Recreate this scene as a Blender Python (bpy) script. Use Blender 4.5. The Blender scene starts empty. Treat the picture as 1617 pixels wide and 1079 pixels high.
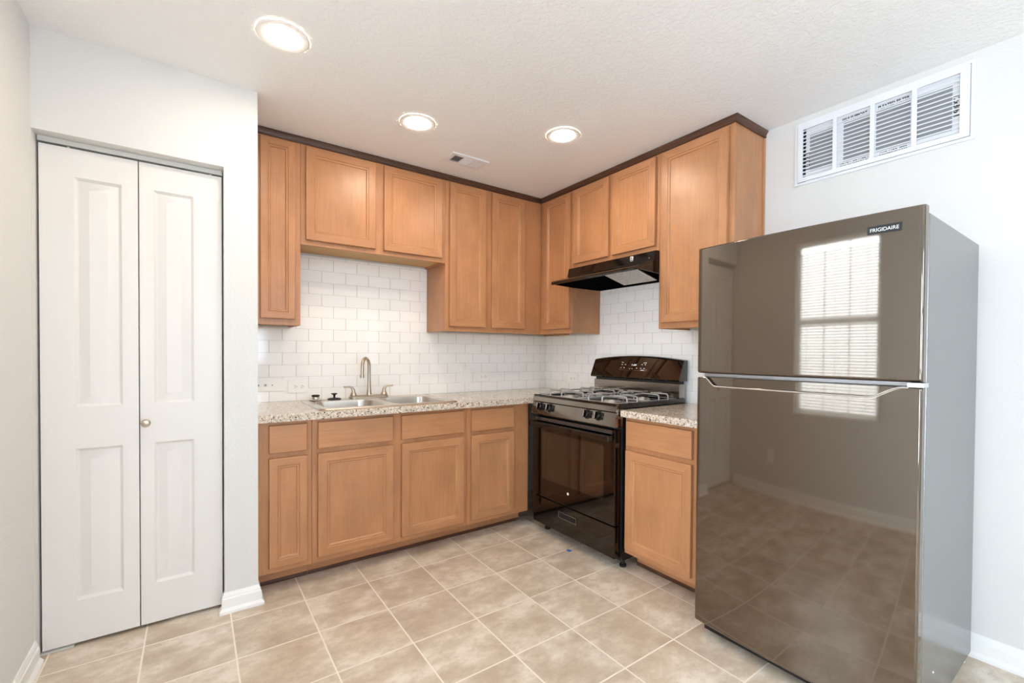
import bpy, bmesh, math, random
from mathutils import Vector, Matrix
random.seed(7)
D = bpy.data
SC = bpy.context.scene
COL = SC.collection
PI = math.pi

# ------------------------------------------------------------------ camera
def make_camera():
    f, v0, yaw, pitch, roll = 710.31, 566.98, math.radians(54.783), math.radians(-.797), math.radians(.3685)
    F0 = Vector((math.cos(yaw), math.sin(yaw), 0)); R0 = Vector((math.sin(yaw), -math.cos(yaw), 0)); U0 = Vector((0, 0, 1))
    F = F0*math.cos(pitch) + U0*math.sin(pitch); U1 = U0*math.cos(pitch) - F0*math.sin(pitch)
    R = R0*math.cos(roll) + U1*math.sin(roll); U = U1*math.cos(roll) - R0*math.sin(roll)
    c = D.cameras.new('camera'); c.sensor_fit = 'HORIZONTAL'; c.sensor_width = 36
    c.lens = f/1617*36; c.shift_y = (v0-539.5)/1617; c.clip_start = .02
    o = D.objects.new('camera', c); COL.objects.link(o)
    m = Matrix((R, U, -F)).transposed().to_4x4(); m.translation = (-2.5749, -3.127, 1.214)
    o.matrix_world = m; SC.camera = o
make_camera()

# ------------------------------------------------------------------ view, world, light
SC.view_settings.view_transform = 'Standard'; SC.view_settings.look = 'None'
SC.view_settings.gamma = 1; SC.view_settings.use_curve_mapping = False
SC.view_settings.exposure = 0.28
SC.cycles.use_denoising = True
SC.cycles.max_bounces = 12; SC.cycles.diffuse_bounces = 8; SC.cycles.glossy_bounces = 6
SC.cycles.sample_clamp_indirect = 60
SKY = 16.0           # daylight outside the windows
DOWNLIGHT = 105.0     # recessed light diffusers
W = D.worlds.new('daylight'); SC.world = W; W.use_nodes = True
W.node_tree.nodes['Background'].inputs[0].default_value = (.75, .88, 1.0, 1)
W.node_tree.nodes['Background'].inputs[1].default_value = SKY
sun = D.lights.new('sun', 'SUN'); sun.energy = 90; sun.angle = .01; sun.color = (.97, .98, 1)
so = D.objects.new('sun', sun); COL.objects.link(so); so.rotation_euler = (0, math.radians(44), 0)   # through the added opening behind the camera, onto the floor there
def portal(loc, rot, sx, sy):
    l = D.lights.new('daylight_opening', 'AREA'); l.shape = 'RECTANGLE'; l.size = sx; l.size_y = sy
    l.cycles.is_portal = True
    o = D.objects.new('daylight_opening', l); COL.objects.link(o); o.location = loc; o.rotation_euler = rot
BACK = -5.6          # y of the far wall behind the camera
FARX = -4.6
WIN1 = (-2.30, -1.47, .73, 2.13)       # window in the left wall: y0, y1, z0, z1
WIN2 = (-2.35, -1.55, 1.0, 2.12)       # window in the back wall: x0, x1, z0, z1
FILL_WIN3 = (-5.30, -3.60, .06, 2.12)       # unseen glazed opening, added in the right wall to brighten the left side
FILL_WIN4 = (-5.20, -3.90, .10, 2.05)       # unseen glazed opening, added in the far side wall to brighten the right wall
portal((FARX-.11, sum(FILL_WIN4[:2])/2, sum(FILL_WIN4[2:])/2), (0, -PI/2, 0), FILL_WIN4[3]-FILL_WIN4[2], FILL_WIN4[1]-FILL_WIN4[0])
portal((.11, sum(FILL_WIN3[:2])/2, sum(FILL_WIN3[2:])/2), (0, PI/2, 0), FILL_WIN3[3]-FILL_WIN3[2], FILL_WIN3[1]-FILL_WIN3[0])
portal((-3.19, sum(WIN1[:2])/2, sum(WIN1[2:])/2), (0, -PI/2, 0), WIN1[3]-WIN1[2], WIN1[1]-WIN1[0])
for w in (WIN2,):
    portal(((w[0]+w[1])/2, BACK-.11, (w[2]+w[3])/2), (PI/2, 0, 0), w[1]-w[0], w[3]-w[2])

# ------------------------------------------------------------------ materials
def lin(*c):
    return tuple(((v/255+.055)/1.055)**2.4 if v > 10 else v/255/12.92 for v in c) + (1,)
class NT:
    def __init__(s, name):
        s.m = D.materials.new(name); s.m.use_nodes = True; s.t = s.m.node_tree; s.n = s.t.nodes
        s.p = s.n['Principled BSDF']
    def node(s, typ, **kw):
        x = s.n.new(typ)
        for k, v in kw.items():
            if k.startswith('_'): x.inputs[k[1:].replace('_', ' ')].default_value = v
            else: setattr(x, k, v)
        return x
    def link(s, a, b): s.t.links.new(a, b)
    def ramp(s, src, stops, interp='LINEAR'):
        r = s.n.new('ShaderNodeValToRGB'); r.color_ramp.interpolation = interp
        e = r.color_ramp.elements
        while len(e) < len(stops): e.new(.5)
        for q, (p, c) in zip(e, stops): q.position = p; q.color = c if len(c) == 4 else (*c, 1)
        s.link(src, r.inputs[0]); return r.outputs[0]
    def mix(s, fac, a, b, mode='MIX'):
        x = s.n.new('ShaderNodeMix'); x.data_type = 'RGBA'; x.blend_type = mode
        for i, v in ((0, fac), (6, a), (7, b)):
            if isinstance(v, bpy.types.NodeSocket): s.link(v, x.inputs[i])
            else: x.inputs[i].default_value = v
        return x.outputs[2]
    def bump(s, h, strength, dist):
        b = s.node('ShaderNodeBump'); b.inputs['Strength'].default_value = strength; b.inputs['Distance'].default_value = dist
        s.link(h, b.inputs['Height']); s.link(b.outputs[0], s.p.inputs['Normal']); return b
    def coord(s, scale=(1, 1, 1), rnd=False, loc=(0, 0, 0)):
        c = s.n.new('ShaderNodeTexCoord').outputs['Object']
        if rnd:
            oi = s.n.new('ShaderNodeObjectInfo'); mu = s.node('ShaderNodeMath', operation='MULTIPLY'); mu.inputs[1].default_value = 37
            s.link(oi.outputs['Random'], mu.inputs[0])
            va = s.node('ShaderNodeVectorMath', operation='ADD'); s.link(c, va.inputs[0]); s.link(mu.outputs[0], va.inputs[1]); c = va.outputs[0]
        mp = s.n.new('ShaderNodeMapping'); mp.inputs['Scale'].default_value = scale; mp.inputs['Location'].default_value = loc
        s.link(c, mp.inputs['Vector']); return mp.outputs[0]
    def noise(s, vec, scale, detail=4, rough=.5):
        n = s.node('ShaderNodeTexNoise'); n.inputs['Scale'].default_value = scale; n.inputs['Detail'].default_value = detail
        n.inputs['Roughness'].default_value = rough; s.link(vec, n.inputs['Vector']); return n.outputs[0]
def mat(name, col, rough=.5, metal=0., ior=1.5, coat=0., tint=None, emit=None):
    t = NT(name); p = t.p
    p.inputs['Base Color'].default_value = lin(*col); p.inputs['Roughness'].default_value = rough
    p.inputs['Metallic'].default_value = metal; p.inputs['IOR'].default_value = ior; p.inputs['Coat Weight'].default_value = coat
    if tint: p.inputs['Specular Tint'].default_value = tint
    if emit: p.inputs['Emission Color'].default_value = lin(*col); p.inputs['Emission Strength'].default_value = emit
    return t.m
def wood(name, horizontal, dark, light, rough=.36):
    t = NT(name)
    s = (2.4, 2.4, 75) if horizontal else (75, 75, 2.4)
    g = t.noise(t.coord(s, True), 1.0, 5, .5)
    bl = t.noise(t.coord((1, 1, .6) if not horizontal else (.6, .6, 1), True), 6.5, 4, .55)
    fine = t.noise(t.coord(tuple(3.5*q for q in s), True), 1.0, 2)
    c = t.ramp(g, [(.15, lin(*dark)), (.85, lin(*light))])
    c = t.mix(t.ramp(bl, [(.34, (0, 0, 0)), (.70, (.62, .62, .62))]), c, lin(*[int(v*.86) for v in dark]))
    c = t.mix(.045, c, t.ramp(fine, [(.35, (.05, .02, .01)), (.6, (.8, .6, .4))]))
    t.link(c, t.p.inputs['Base Color']); t.p.inputs['Roughness'].default_value = rough
    t.bump(g, .04, .001)
    return t.m
WD, WL = (184, 126, 83), (197, 141, 98)
wood_v = wood('maple_vertical', False, WD, WL); wood_h = wood('maple_horizontal', True, WD, WL)
wood_bead_highlight = wood('maple_bead_highlight', False, (196, 148, 104), (212, 166, 120), .3)  # lighter bead tone: edge highlight painted into the colour, with some rubbed stain
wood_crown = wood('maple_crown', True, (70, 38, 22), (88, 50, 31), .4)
wood_raw = wood('raw_plywood', True, (196, 156, 96), (214, 176, 116), .6)
def plaster(name, col, scale, strength, dist):
    t = NT(name); n = t.noise(t.coord(), scale, 3, .6)
    h = t.ramp(n, [(.42, (0, 0, 0)), (.6, (1, 1, 1))])
    t.p.inputs['Base Color'].default_value = lin(*col); t.p.inputs['Roughness'].default_value = .7
    t.bump(h, strength, dist); return t.m
wall_paint = plaster('wall_paint', (221, 220, 218), 95, .25, .0012)
ceiling_paint = plaster('ceiling_paint', (243, 243, 243), 60, .45, .002)
white_trim = mat('white_trim', (240, 239, 237), .35)
white_door = mat('white_door', (230, 226, 222), .38)
white_metal = mat('white_metal', (232, 234, 238), .4)
white_plastic = mat('white_plastic', (247, 246, 243), .3)
track_metal = mat('track_metal', (205, 205, 200), .4)
dark_gap = mat('dark_recess', (14, 12, 11), .8)
slot_dark = mat('slot_dark', (46, 42, 38), .6)
nickel = mat('brushed_nickel', (190, 178, 162), .3, 1.)
steel = mat('stainless_steel', (214, 208, 200), .3, 1.)
chrome = mat('chrome', (225, 227, 230), .12, 1.)
panel_steel = mat('black_steel', (142, 134, 126), .13, 1.)
black_gloss = mat('black_gloss', (10, 9, 9), .07, 0, 1.65)
black_glass = mat('black_glass', (6, 5, 5), .04, 0, 1.68, tint=(1, .9, .8, 1))
oven_glass = mat('oven_glass', (30, 22, 17), .05, 0, 2.0, tint=(1, .9, .8, 1))
black_satin = mat('black_satin', (22, 21, 21), .35)
black_rubber = mat('black_rubber', (26, 23, 21), .55)
panel_gloss = mat('black_panel', (26, 24, 22), .16, 0, 2.6)
grate_enamel = mat('grate_enamel', (178, 176, 173), .35, .3)
burner_metal = mat('burner_metal', (205, 200, 192), .35, .8)
fridge_gloss = mat('fridge_gloss', (42, 29, 19), .045, 0, 2.4, tint=(1., .87, .74, 1))
fridge_trim = mat('fridge_trim', (160, 160, 162), .3, .8)
lens_white = mat('print_white', (235, 235, 232), .5)
blue_tape = mat('blue_tape', (70, 110, 190), .6)
filter_board = mat('filter_cardboard', (226, 228, 232), .7)
filter_mesh = mat('filter_mesh', (146, 148, 152), .8)
ink = mat('ink', (40, 42, 46), .7)
diffuser_mat = mat('light_diffuser', (255, 240, 218), .4, emit=DOWNLIGHT)
digits_mat = mat('display_digits', (235, 240, 235), .4, emit=1.2)
def fridge_side():
    t = NT('fridge_side'); n = t.noise(t.coord((1, 1, 1)), 420, 2)
    t.p.inputs['Base Color'].default_value = lin(84, 84, 86); t.p.inputs['Roughness'].default_value = .24
    t.p.inputs['IOR'].default_value = 2.6; t.bump(n, .12, .0006); return t.m
fridge_side = fridge_side()
def alu():
    t = NT('filter_aluminium'); v = t.node('ShaderNodeTexVoronoi'); v.inputs['Scale'].default_value = 150
    t.link(t.coord(), v.inputs['Vector'])
    t.link(t.ramp(v.outputs[0], [(.0, lin(150, 148, 146)), (.8, lin(228, 224, 220))]), t.p.inputs['Base Color'])
    t.p.inputs['Roughness'].default_value = .45; t.p.inputs['Metallic'].default_value = .5
    t.bump(v.outputs[0], .4, .002); return t.m
alu_mesh = alu()
def granite():
    t = NT('granite'); c = t.coord()
    n1 = t.noise(c, 85, 3, .6); n2 = t.noise(c, 160, 2, .5); n3 = t.noise(c, 110, 2, .5); n4 = t.noise(c, 28, 2)
    base = t.ramp(n1, [(.3, lin(176, 152, 128)), (.5, lin(214, 200, 184)), (.7, lin(238, 230, 220))])
    base = t.mix(t.ramp(n4, [(.4, (0, 0, 0)), (.7, (.35, .35, .35))]), base, lin(188, 166, 142))
    v = t.node('ShaderNodeTexVoronoi'); v.inputs['Scale'].default_value = 210; t.link(c, v.inputs['Vector'])
    spot = t.ramp(v.outputs['Color'], [(.0, (1, 1, 1)), (.30, (1, 1, 1)), (.34, (0, 0, 0))])
    gate = t.ramp(n3, [(.47, (0, 0, 0)), (.53, (1, 1, 1))])
    k = t.mix(1, spot, gate, 'MULTIPLY')
    base = t.mix(k, base, lin(62, 54, 48))
    t.link(base, t.p.inputs['Base Color']); t.p.inputs['Roughness'].default_value = .07; return t.m
granite = granite()
def floor_tile():
    t = NT('floor_tile')
    c = t.coord(loc=(0, 0, 0)); px, py = .305, .302
    # stagger-free grid with lines through x = -.917 + k*px and y = -.772 + k*py
    mp = t.node('ShaderNodeMapping'); mp.inputs['Location'].default_value = (.917/px, .772/py, 0); mp.inputs['Scale'].default_value = (1/px, 1/py, 1)
    st = t.node('ShaderNodeVectorMath', operation='MULTIPLY'); st.inputs[1].default_value = (.9, 1.25, 1)
    t.link(c, mp.inputs['Vector'])
    b = t.node('ShaderNodeTexBrick'); b.offset = 0; b.squash = 1
    for k, v in (('Scale', 1), ('Mortar Size', .011), ('Mortar Smooth', .15), ('Brick Width', 1), ('Row Height', 1), ('Bias', 0)): b.inputs[k].default_value = v
    b.inputs['Color1'].default_value = (0, 0, 0, 1); b.inputs['Color2'].default_value = (1, 1, 1, 1)
    t.link(mp.outputs[0], b.inputs['Vector'])
    # a per-tile shift of the stone pattern
    sc = t.node('ShaderNodeVectorMath', operation='FLOOR'); t.link(mp.outputs[0], sc.inputs[0])
    wn = t.node('ShaderNodeTexWhiteNoise'); wn.noise_dimensions = '2D'; t.link(sc.outputs[0], wn.inputs['Vector'])
    ad = t.node('ShaderNodeVectorMath', operation='MULTIPLY_ADD'); t.link(wn.outputs['Color'], ad.inputs[0]); ad.inputs[1].default_value = (9, 9, 9); t.link(c, ad.inputs[2])
    t.link(ad.outputs[0], st.inputs[0]); n1 = t.noise(st.outputs[0], 5.5, 8, .64); n2 = t.noise(st.outputs[0], 26, 6, .7)
    col = t.ramp(n1, [(.36, lin(190, 171, 150)), (.5, lin(209, 193, 173)), (.62, lin(230, 218, 202))])
    col = t.mix(t.ramp(n2, [(.5, (.0, .0, .0)), (.72, (.6, .6, .6))]), col, lin(186, 165, 143))
    val = t.ramp(wn.outputs['Value'], [(0, (.93, .93, .93)), (1, (1, 1, 1))]); col = t.mix(1, col, val, 'MULTIPLY')
    col = t.mix(b.outputs['Fac'], col, lin(238, 227, 214))
    t.link(col, t.p.inputs['Base Color'])
    t.link(t.ramp(b.outputs['Fac'], [(0, (.30, .30, .30)), (1, (.7, .7, .7))]), t.p.inputs['Roughness'])
    inv = t.ramp(b.outputs['Fac'], [(0, (1, 1, 1)), (1, (0, 0, 0))]); t.bump(inv, .4, .002); return t.m
floor_tile = floor_tile()
def subway(name, axis, ja, jb):
    """6 x 3 inch tiles, rows start at z = .900, joints of even / odd rows at ja / jb along the wall"""
    t = NT(name); c = t.n.new('ShaderNodeTexCoord').outputs['Object']
    sp = t.node('ShaderNodeSeparateXYZ'); t.link(c, sp.inputs[0])
    cb = t.node('ShaderNodeCombineXYZ')
    L, Hh = .1525, .0762
    def lin_map(sock, add, mul):
        a = t.node('ShaderNodeMath', operation='ADD'); a.inputs[1].default_value = add; t.link(sock, a.inputs[0])
        m = t.node('ShaderNodeMath', operation='MULTIPLY'); m.inputs[1].default_value = mul; t.link(a.outputs[0], m.inputs[0]); return m.outputs[0]
    t.link(lin_map(sp.outputs[axis], -ja + 40*L, 1/L), cb.inputs[0]); t.link(lin_map(sp.outputs[2], -.9+20*Hh, 1/Hh), cb.inputs[1])
    b = t.node('ShaderNodeTexBrick'); b.offset = ((jb-ja)/L) % 1; b.offset_frequency = 2
    for k, v in (('Scale', 1), ('Mortar Size', .010), ('Mortar Smooth', .3), ('Brick Width', 1), ('Row Height', 1), ('Bias', 0)): b.inputs[k].default_value = v
    # uneven mortar in x and z because the unit cell is stretched: keep it thin
    t.link(cb.outputs[0], b.inputs['Vector'])
    b.inputs['Color1'].default_value = lin(249, 248, 246); b.inputs['Color2'].default_value = lin(251, 250, 249); b.inputs['Mortar'].default_value = lin(196, 192, 186)
    t.link(b.outputs['Color'], t.p.inputs['Base Color'])
    t.link(t.ramp(b.outputs['Fac'], [(0, (.09, .09, .09)), (1, (.8, .8, .8))]), t.p.inputs['Roughness'])
    t.bump(t.ramp(b.outputs['Fac'], [(0, (1, 1, 1)), (1, (0, 0, 0))]), .6, .0012); return t.m
tile_a = subway('subway_tile_back', 0, -.145, -.224)
tile_b = subway('subway_tile_right', 1, -.855, -.779)
def thin_glass():
    t = NT('window_glass'); tr = t.node('ShaderNodeBsdfTransparent'); gl = t.node('ShaderNodeBsdfGlossy'); gl.inputs['Roughness'].default_value = .02
    fr = t.node('ShaderNodeFresnel'); mx = t.node('ShaderNodeMixShader')
    t.link(fr.outputs[0], mx.inputs[0]); t.link(tr.outputs[0], mx.inputs[1]); t.link(gl.outputs[0], mx.inputs[2])
    t.link(mx.outputs[0], t.n['Material Output'].inputs[0]); return t.m
thin_glass = thin_glass()

# ------------------------------------------------------------------ mesh helpers
ident = lambda x, y, z: (x, y, z)
FA = lambda u, w, z: (u, -w, z)        # along the back wall: u = x, w = distance from the wall
FB = lambda u, w, z: (-w, -u, z)       # along the right wall: u = -y, w = distance from the wall
class MB:
    def __init__(s): s.bm = bmesh.new()
    def face(s, vs, mi=0):
        try: f = s.bm.faces.new(vs); f.material_index = mi; return f
        except ValueError: return None
    def box(s, a0, a1, b0, b1, z0, z1, bev=0, mi=0, fr=ident, seg=2):
        t = bmesh.new(); bmesh.ops.create_cube(t, size=1)
        for v in t.verts: v.co = ((a0+a1)/2+v.co.x*(a1-a0), (b0+b1)/2+v.co.y*(b1-b0), (z0+z1)/2+v.co.z*(z1-z0))
        if bev: bmesh.ops.bevel(t, geom=t.edges[:], offset=bev, segments=seg, affect='EDGES', profile=.5)
        mp = {v: s.bm.verts.new(fr(*v.co)) for v in t.verts}
        for f in t.faces: s.face([mp[v] for v in f.verts], mi)
        t.free(); return s
    def loft(s, rings, mi=0, closed=True, cap0=False, cap1=False):
        vr = [[s.bm.verts.new(p) for p in r] for r in rings]
        for a, b in zip(vr, vr[1:]):
            n = len(a)
            for i in range(n if closed else n-1): s.face([a[i], a[(i+1) % n], b[(i+1) % n], b[i]], mi)
        if cap0: s.face(vr[0][::-1], mi)
        if cap1: s.face(vr[-1], mi)
        return vr
    def prism(s, outer, h0, h1, f3, holes=(), mi=0):
        """2-D outline with holes, extruded between h0 and h1; f3(a, b, h) -> xyz"""
        for h in (h0, h1):
            ed = []
            for lp in (outer, *holes):
                vs = [s.bm.verts.new(f3(a, b, h)) for a, b in lp]
                ed += [s.bm.edges.new((vs[i], vs[(i+1) % len(vs)])) for i in range(len(vs))]
            r = bmesh.ops.triangle_fill(s.bm, use_beauty=True, use_dissolve=False, edges=ed)
            for g in r['geom']:
                if isinstance(g, bmesh.types.BMFace): g.material_index = mi
        for lp in (outer, *holes):
            s.loft([[f3(a, b, h0) for a, b in lp], [f3(a, b, h1) for a, b in lp]], mi)
        return s
    def tube(s, pts, r, n=10, closed=False, mi=0, cap=True):
        P = [Vector(p) for p in pts]; m = len(P); rr = r if isinstance(r, (list, tuple)) else [r]*m
        T = []
        for i in range(m):
            a = P[(i-1) % m] if (closed or i) else P[i]; b = P[(i+1) % m] if (closed or i < m-1) else P[i]
            T.append((b-a).normalized())
        nrm = T[0].orthogonal().normalized(); rings = []
        for i in range(m):
            nrm = (nrm - T[i]*nrm.dot(T[i])).normalized(); bi = T[i].cross(nrm)
            rings.append([P[i] + (nrm*math.cos(2*PI*k/n) + bi*math.sin(2*PI*k/n))*rr[i] for k in range(n)])
        if closed: rings.append(rings[0])
        s.loft(rings, mi, cap0=cap and not closed, cap1=cap and not closed); return s
    def lathe(s, prof, c, ax=(0, 0, 1), n=24, mi=0, cap=True):
        ax = Vector(ax).normalized(); e = ax.orthogonal().normalized(); g = ax.cross(e); c = Vector(c)
        rings = [[c + ax*h + (e*math.cos(2*PI*k/n) + g*math.sin(2*PI*k/n))*max(r, 1e-5) for k in range(n)] for r, h in prof]
        s.loft(rings, mi, cap0=cap, cap1=cap); return s
    def sweep(s, path, prof, side=1, mi=0):
        """profile (out, z) along a plan polyline, mitred; out is to the right of travel (side=1)"""
        P = [Vector((p[0], p[1])) for p in path]; rings = []
        for i, p in enumerate(P):
            d0 = (p-P[i-1]).normalized() if i else None; d1 = (P[i+1]-p).normalized() if i < len(P)-1 else None
            n0 = Vector((d0.y, -d0.x)) if d0 else None; n1 = Vector((d1.y, -d1.x)) if d1 else None
            if n0 is None: m = n1
            elif n1 is None: m = n0
            else: m = (n0+n1)/(1+n0.dot(n1))
            rings.append([(p.x+m.x*o*side, p.y+m.y*o*side, z) for o, z in prof])
        s.loft(rings, mi, cap0=True, cap1=True); return s
    def door(s, fr, u0, u1, z0, z1, rings, panel=None, bead=-1):
        """nested rectangles (inset, w): top and bottom members take material 1; panel gets the last field"""
        def loop(i, w): return [fr(u0+i, w, z0+i), fr(u1-i, w, z0+i), fr(u1-i, w, z1-i), fr(u0+i, w, z1-i)]
        vr = [[s.bm.verts.new(p) for p in loop(*r)] for r in rings]
        s.face(vr[0])
        for q, (a, b) in enumerate(zip(vr, vr[1:])):
            for k in range(4): s.face([a[k], a[(k+1) % 4], b[(k+1) % 4], b[k]], 2 if q == bead else 1 if k in (0, 2) else 0)
        if panel is None: s.face(vr[-1])
        else:
            i, w = rings[-1]; panel.box(u0+i-.004, u1-i+.004, w-.004, w, z0+i-.004, z1-i+.004, fr=fr)
        return s

def world_loc(o):
    v = Vector((0, 0, 0))
    while o: v += o.location; o = o.parent
    return v
def obj(name, mb, mats, parent=None, label=None, loc=None, sharp=.55):
    bm = mb.bm; bmesh.ops.remove_doubles(bm, verts=bm.verts, dist=1e-6)
    bmesh.ops.recalc_face_normals(bm, faces=bm.faces[:])
    org = Vector(loc) if loc is not None else (world_loc(parent) if parent else Vector((0, 0, 0)))
    for f in bm.faces: f.smooth = True
    for e in bm.edges:
        if len(e.link_faces) != 2 or e.calc_face_angle(9) > sharp: e.smooth = False
    bmesh.ops.translate(bm, verts=bm.verts[:], vec=-org)
    me = D.meshes.new(name); bm.to_mesh(me); bm.free()
    for m in (mats if isinstance(mats, (list, tuple)) else [mats]): me.materials.append(m)
    o = D.objects.new(name, me); COL.objects.link(o)
    if parent: o.parent = parent; o.location = org - world_loc(parent)
    else: o.location = org
    if label: o['label'] = label
    wn = o.modifiers.new('weighted_normal', 'WEIGHTED_NORMAL'); wn.keep_sharp = True; wn.weight = 80
    return o
def tag(o, label, cat, group=None, kind=None):
    o['label'] = label; o['category'] = cat
    if group: o['group'] = group
    if kind: o['kind'] = kind
    return o
def thing(name, label, cat, loc, group=None, kind=None):
    o = D.objects.new(name, None); COL.objects.link(o); o.empty_display_size = .1; o.location = loc
    return tag(o, label, cat, group, kind)
def copy_tree(o, parent=None):
    c = o.copy(); COL.objects.link(c)
    if parent: c.parent = parent
    for ch in list(o.children): copy_tree(ch, c)
    return c
def text_mesh(name, body, size, org, X, Y, mat_, parent, align='CENTER', squash=1., extrude=.0004, bold=0.):
    cu = D.curves.new(name, 'FONT'); cu.body = body; cu.size = size; cu.align_x = align; cu.align_y = 'CENTER'; cu.extrude = extrude; cu.offset = bold
    t = D.objects.new(name, cu); COL.objects.link(t); bpy.context.view_layer.update()
    me = D.meshes.new_from_object(t.evaluated_get(bpy.context.evaluated_depsgraph_get()))
    D.objects.remove(t); D.curves.remove(cu)
    X, Y = Vector(X), Vector(Y); Z = X.cross(Y); off = Vector(org) - world_loc(parent)
    for v in me.vertices: v.co = off + X*v.co.x*squash + Y*v.co.y + Z*v.co.z
    me.materials.clear(); me.materials.append(mat_); me.name = name
    o = D.objects.new(name, me); COL.objects.link(o); o.parent = parent; return o
def rrect(u0, u1, v0, v1, r, n=6):
    out = []
    for cx, cy, a in ((u1-r, v1-r, 0), (u0+r, v1-r, PI/2), (u0+r, v0+r, PI), (u1-r, v0+r, 1.5*PI)):
        out += [(cx+r*math.cos(a+PI/2*k/n), cy+r*math.sin(a+PI/2*k/n)) for k in range(n+1)]
    return out
def struct(name, mb, m, label, cat):
    return tag(obj(name, mb, m), label, cat, kind='structure')
RECT = lambda a0, a1, b0, b1: [(a0, b0), (a1, b0), (a1, b1), (a0, b1)]

# ------------------------------------------------------------------ room shell
CEIL, LX, CLX, CLY = 2.44, -3.08, -2.3276, -.672
m = MB(); m.box(FARX-.12, .12, BACK-.12, .12, -.06, 0); struct('floor', m, floor_tile, 'beige stone look square tile floor with pale grout lines', 'floor')
m = MB(); m.box(FARX-.12, .12, BACK-.12, .12, CEIL, CEIL+.08); struct('ceiling', m, ceiling_paint, 'white textured ceiling with three recessed lights', 'ceiling')
m = MB(); m.box(LX-.12, .12, 0, .12, 0, CEIL); struct('wall_back', m, wall_paint, 'white wall behind the sink cabinets', 'wall')
m = MB(); m.prism(RECT(BACK, 0, 0, CEIL), 0, .12, lambda a, b, h: (h, a, b), [RECT(*FILL_WIN3)]); struct('wall_right', m, wall_paint, 'white wall behind the range and refrigerator', 'wall')
m = MB(); m.prism(RECT(-2.62, 0, 0, CEIL), LX-.12, LX, lambda a, b, h: (h, a, b), [RECT(*WIN1)])
struct('wall_left', m, wall_paint, 'white wall at the left edge beside the bifold doors', 'wall')
m = MB(); m.box(FARX, LX-.12, -2.62, -2.5, 0, CEIL); struct('wall_return', m, wall_paint, 'white return wall off the left wall', 'wall')
m = MB(); m.prism(RECT(BACK, -2.5, 0, CEIL), FARX-.12, FARX, lambda a, b, h: (h, a, b), [RECT(*FILL_WIN4)]); struct('wall_far', m, wall_paint, 'white far side wall of the room behind the camera', 'wall')
m = MB(); m.prism(RECT(FARX-.12, .12, 0, CEIL), BACK-.12, BACK, lambda a, b, h: (a, h, b), [RECT(*WIN2)])
struct('wall_front', m, wall_paint, 'white wall with one window behind the camera', 'wall')
OPX0, OPX1, OPZ = LX+.0008, -2.463, 2.056
m = MB(); m.prism([(LX, 0), (OPX0, 0), (OPX0, OPZ), (OPX1, OPZ), (OPX1, 0), (CLX, 0), (CLX, CEIL), (LX, CEIL)], CLY, CLY+.11, lambda a, b, h: (a, h, b))
m.box(CLX-.11, CLX, CLY+.11, 0, 0, CEIL)
struct('wall_closet', m, wall_paint, 'white closet wall around the bifold doors', 'wall')

# windows
def window(name, fr3, a0, a1, z0, z1, cols, label, rail=None):
    """fr3(a, d, z): a along the wall, d from the room face outwards"""
    r = tag(D.objects.new(name, None), label, 'window', kind='structure'); COL.objects.link(r); r.location = fr3((a0+a1)/2, .06, z0)
    m = MB(); t = .04
    m.prism(RECT(a0, a1, z0, z1), .05, .10, lambda a, b, h: fr3(a, h, b), [RECT(a0+t, a1-t, z0+t, z1-t)]); obj('frame', m, white_trim, r)
    zr = rail or (z0+z1)/2
    m = MB(); m.box(a0+t, a1-t, .055, .095, zr-.025, zr+.025, fr=lambda a, b, z: fr3(a, b, z)); obj('meeting_rail', m, white_trim, r)
    m = MB()
    for k in range(1, cols):
        a = a0+t+(a1-a0-2*t)*k/cols; m.box(a-.005, a+.005, .066, .084, z0+t, z1-t, fr=fr3)
    if cols > 1: obj('muntin', m, white_trim, r)
    m = MB(); m.box(a0+t, a1-t, .073, .077, z0+t, z1-t, fr=fr3); obj('pane', m, thin_glass, r)
    return r
window('window_1', lambda a, d, z: (LX-d, a, z), *WIN1, 3, 'white double hung window in the left wall', 1.46)
window('window_2', lambda a, d, z: (a, BACK-d, z), *WIN2, 3, 'white double hung window in the wall behind the camera')
window('fill_window_3', lambda a, d, z: (d, a, z), *FILL_WIN3, 2, 'unseen white glazed opening added in the right wall for fill daylight', 1.0)
window('fill_window_4', lambda a, d, z: (FARX-d, a, z), *FILL_WIN4, 2, 'unseen white glazed opening added in the far side wall for fill daylight', 1.0)
def blind(fr3, a0, a1, z0, z1, label, pitch=.024):
    r = thing('window_blind', label, 'blind', fr3((a0+a1)/2, .025, z0))
    m = MB(); m.box(a0+.01, a1-.01, .006, .046, z1-.05, z1-.004, .003, fr=fr3); obj('headrail', m, white_plastic, r)
    m = MB(); n = int((z1-z0-.08)/pitch)
    for k in range(n):
        z = z0+.02+k*pitch
        m.loft([[fr3(a, .026+q[0], z+q[1]) for q in ((-.0085, -.0088), (0, .001), (.0085, .0088), (.0091, .0082), (.0007, .0003), (-.0079, -.0094))] for a in (a0+.012, a1-.012)], cap0=True, cap1=True)
    s = obj('slats', m, white_plastic, r); s['kind'] = 'stuff'
    m = MB()
    for q in (.15, .5, .85):
        a = a0+(a1-a0)*q; m.box(a-.0025, a+.0025, .0245, .0275, z0+.01, z1-.04, fr=fr3)
    obj('ladder_cord', m, white_plastic, r)
    m = MB(); m.box(a0+.012, a1-.012, .010, .042, z0+.002, z0+.014, .003, fr=fr3); obj('bottom_rail', m, white_plastic, r)
blind(lambda a, d, z: (LX-d, a, z), *WIN1, 'white slatted blind hanging in the left wall window')

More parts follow.
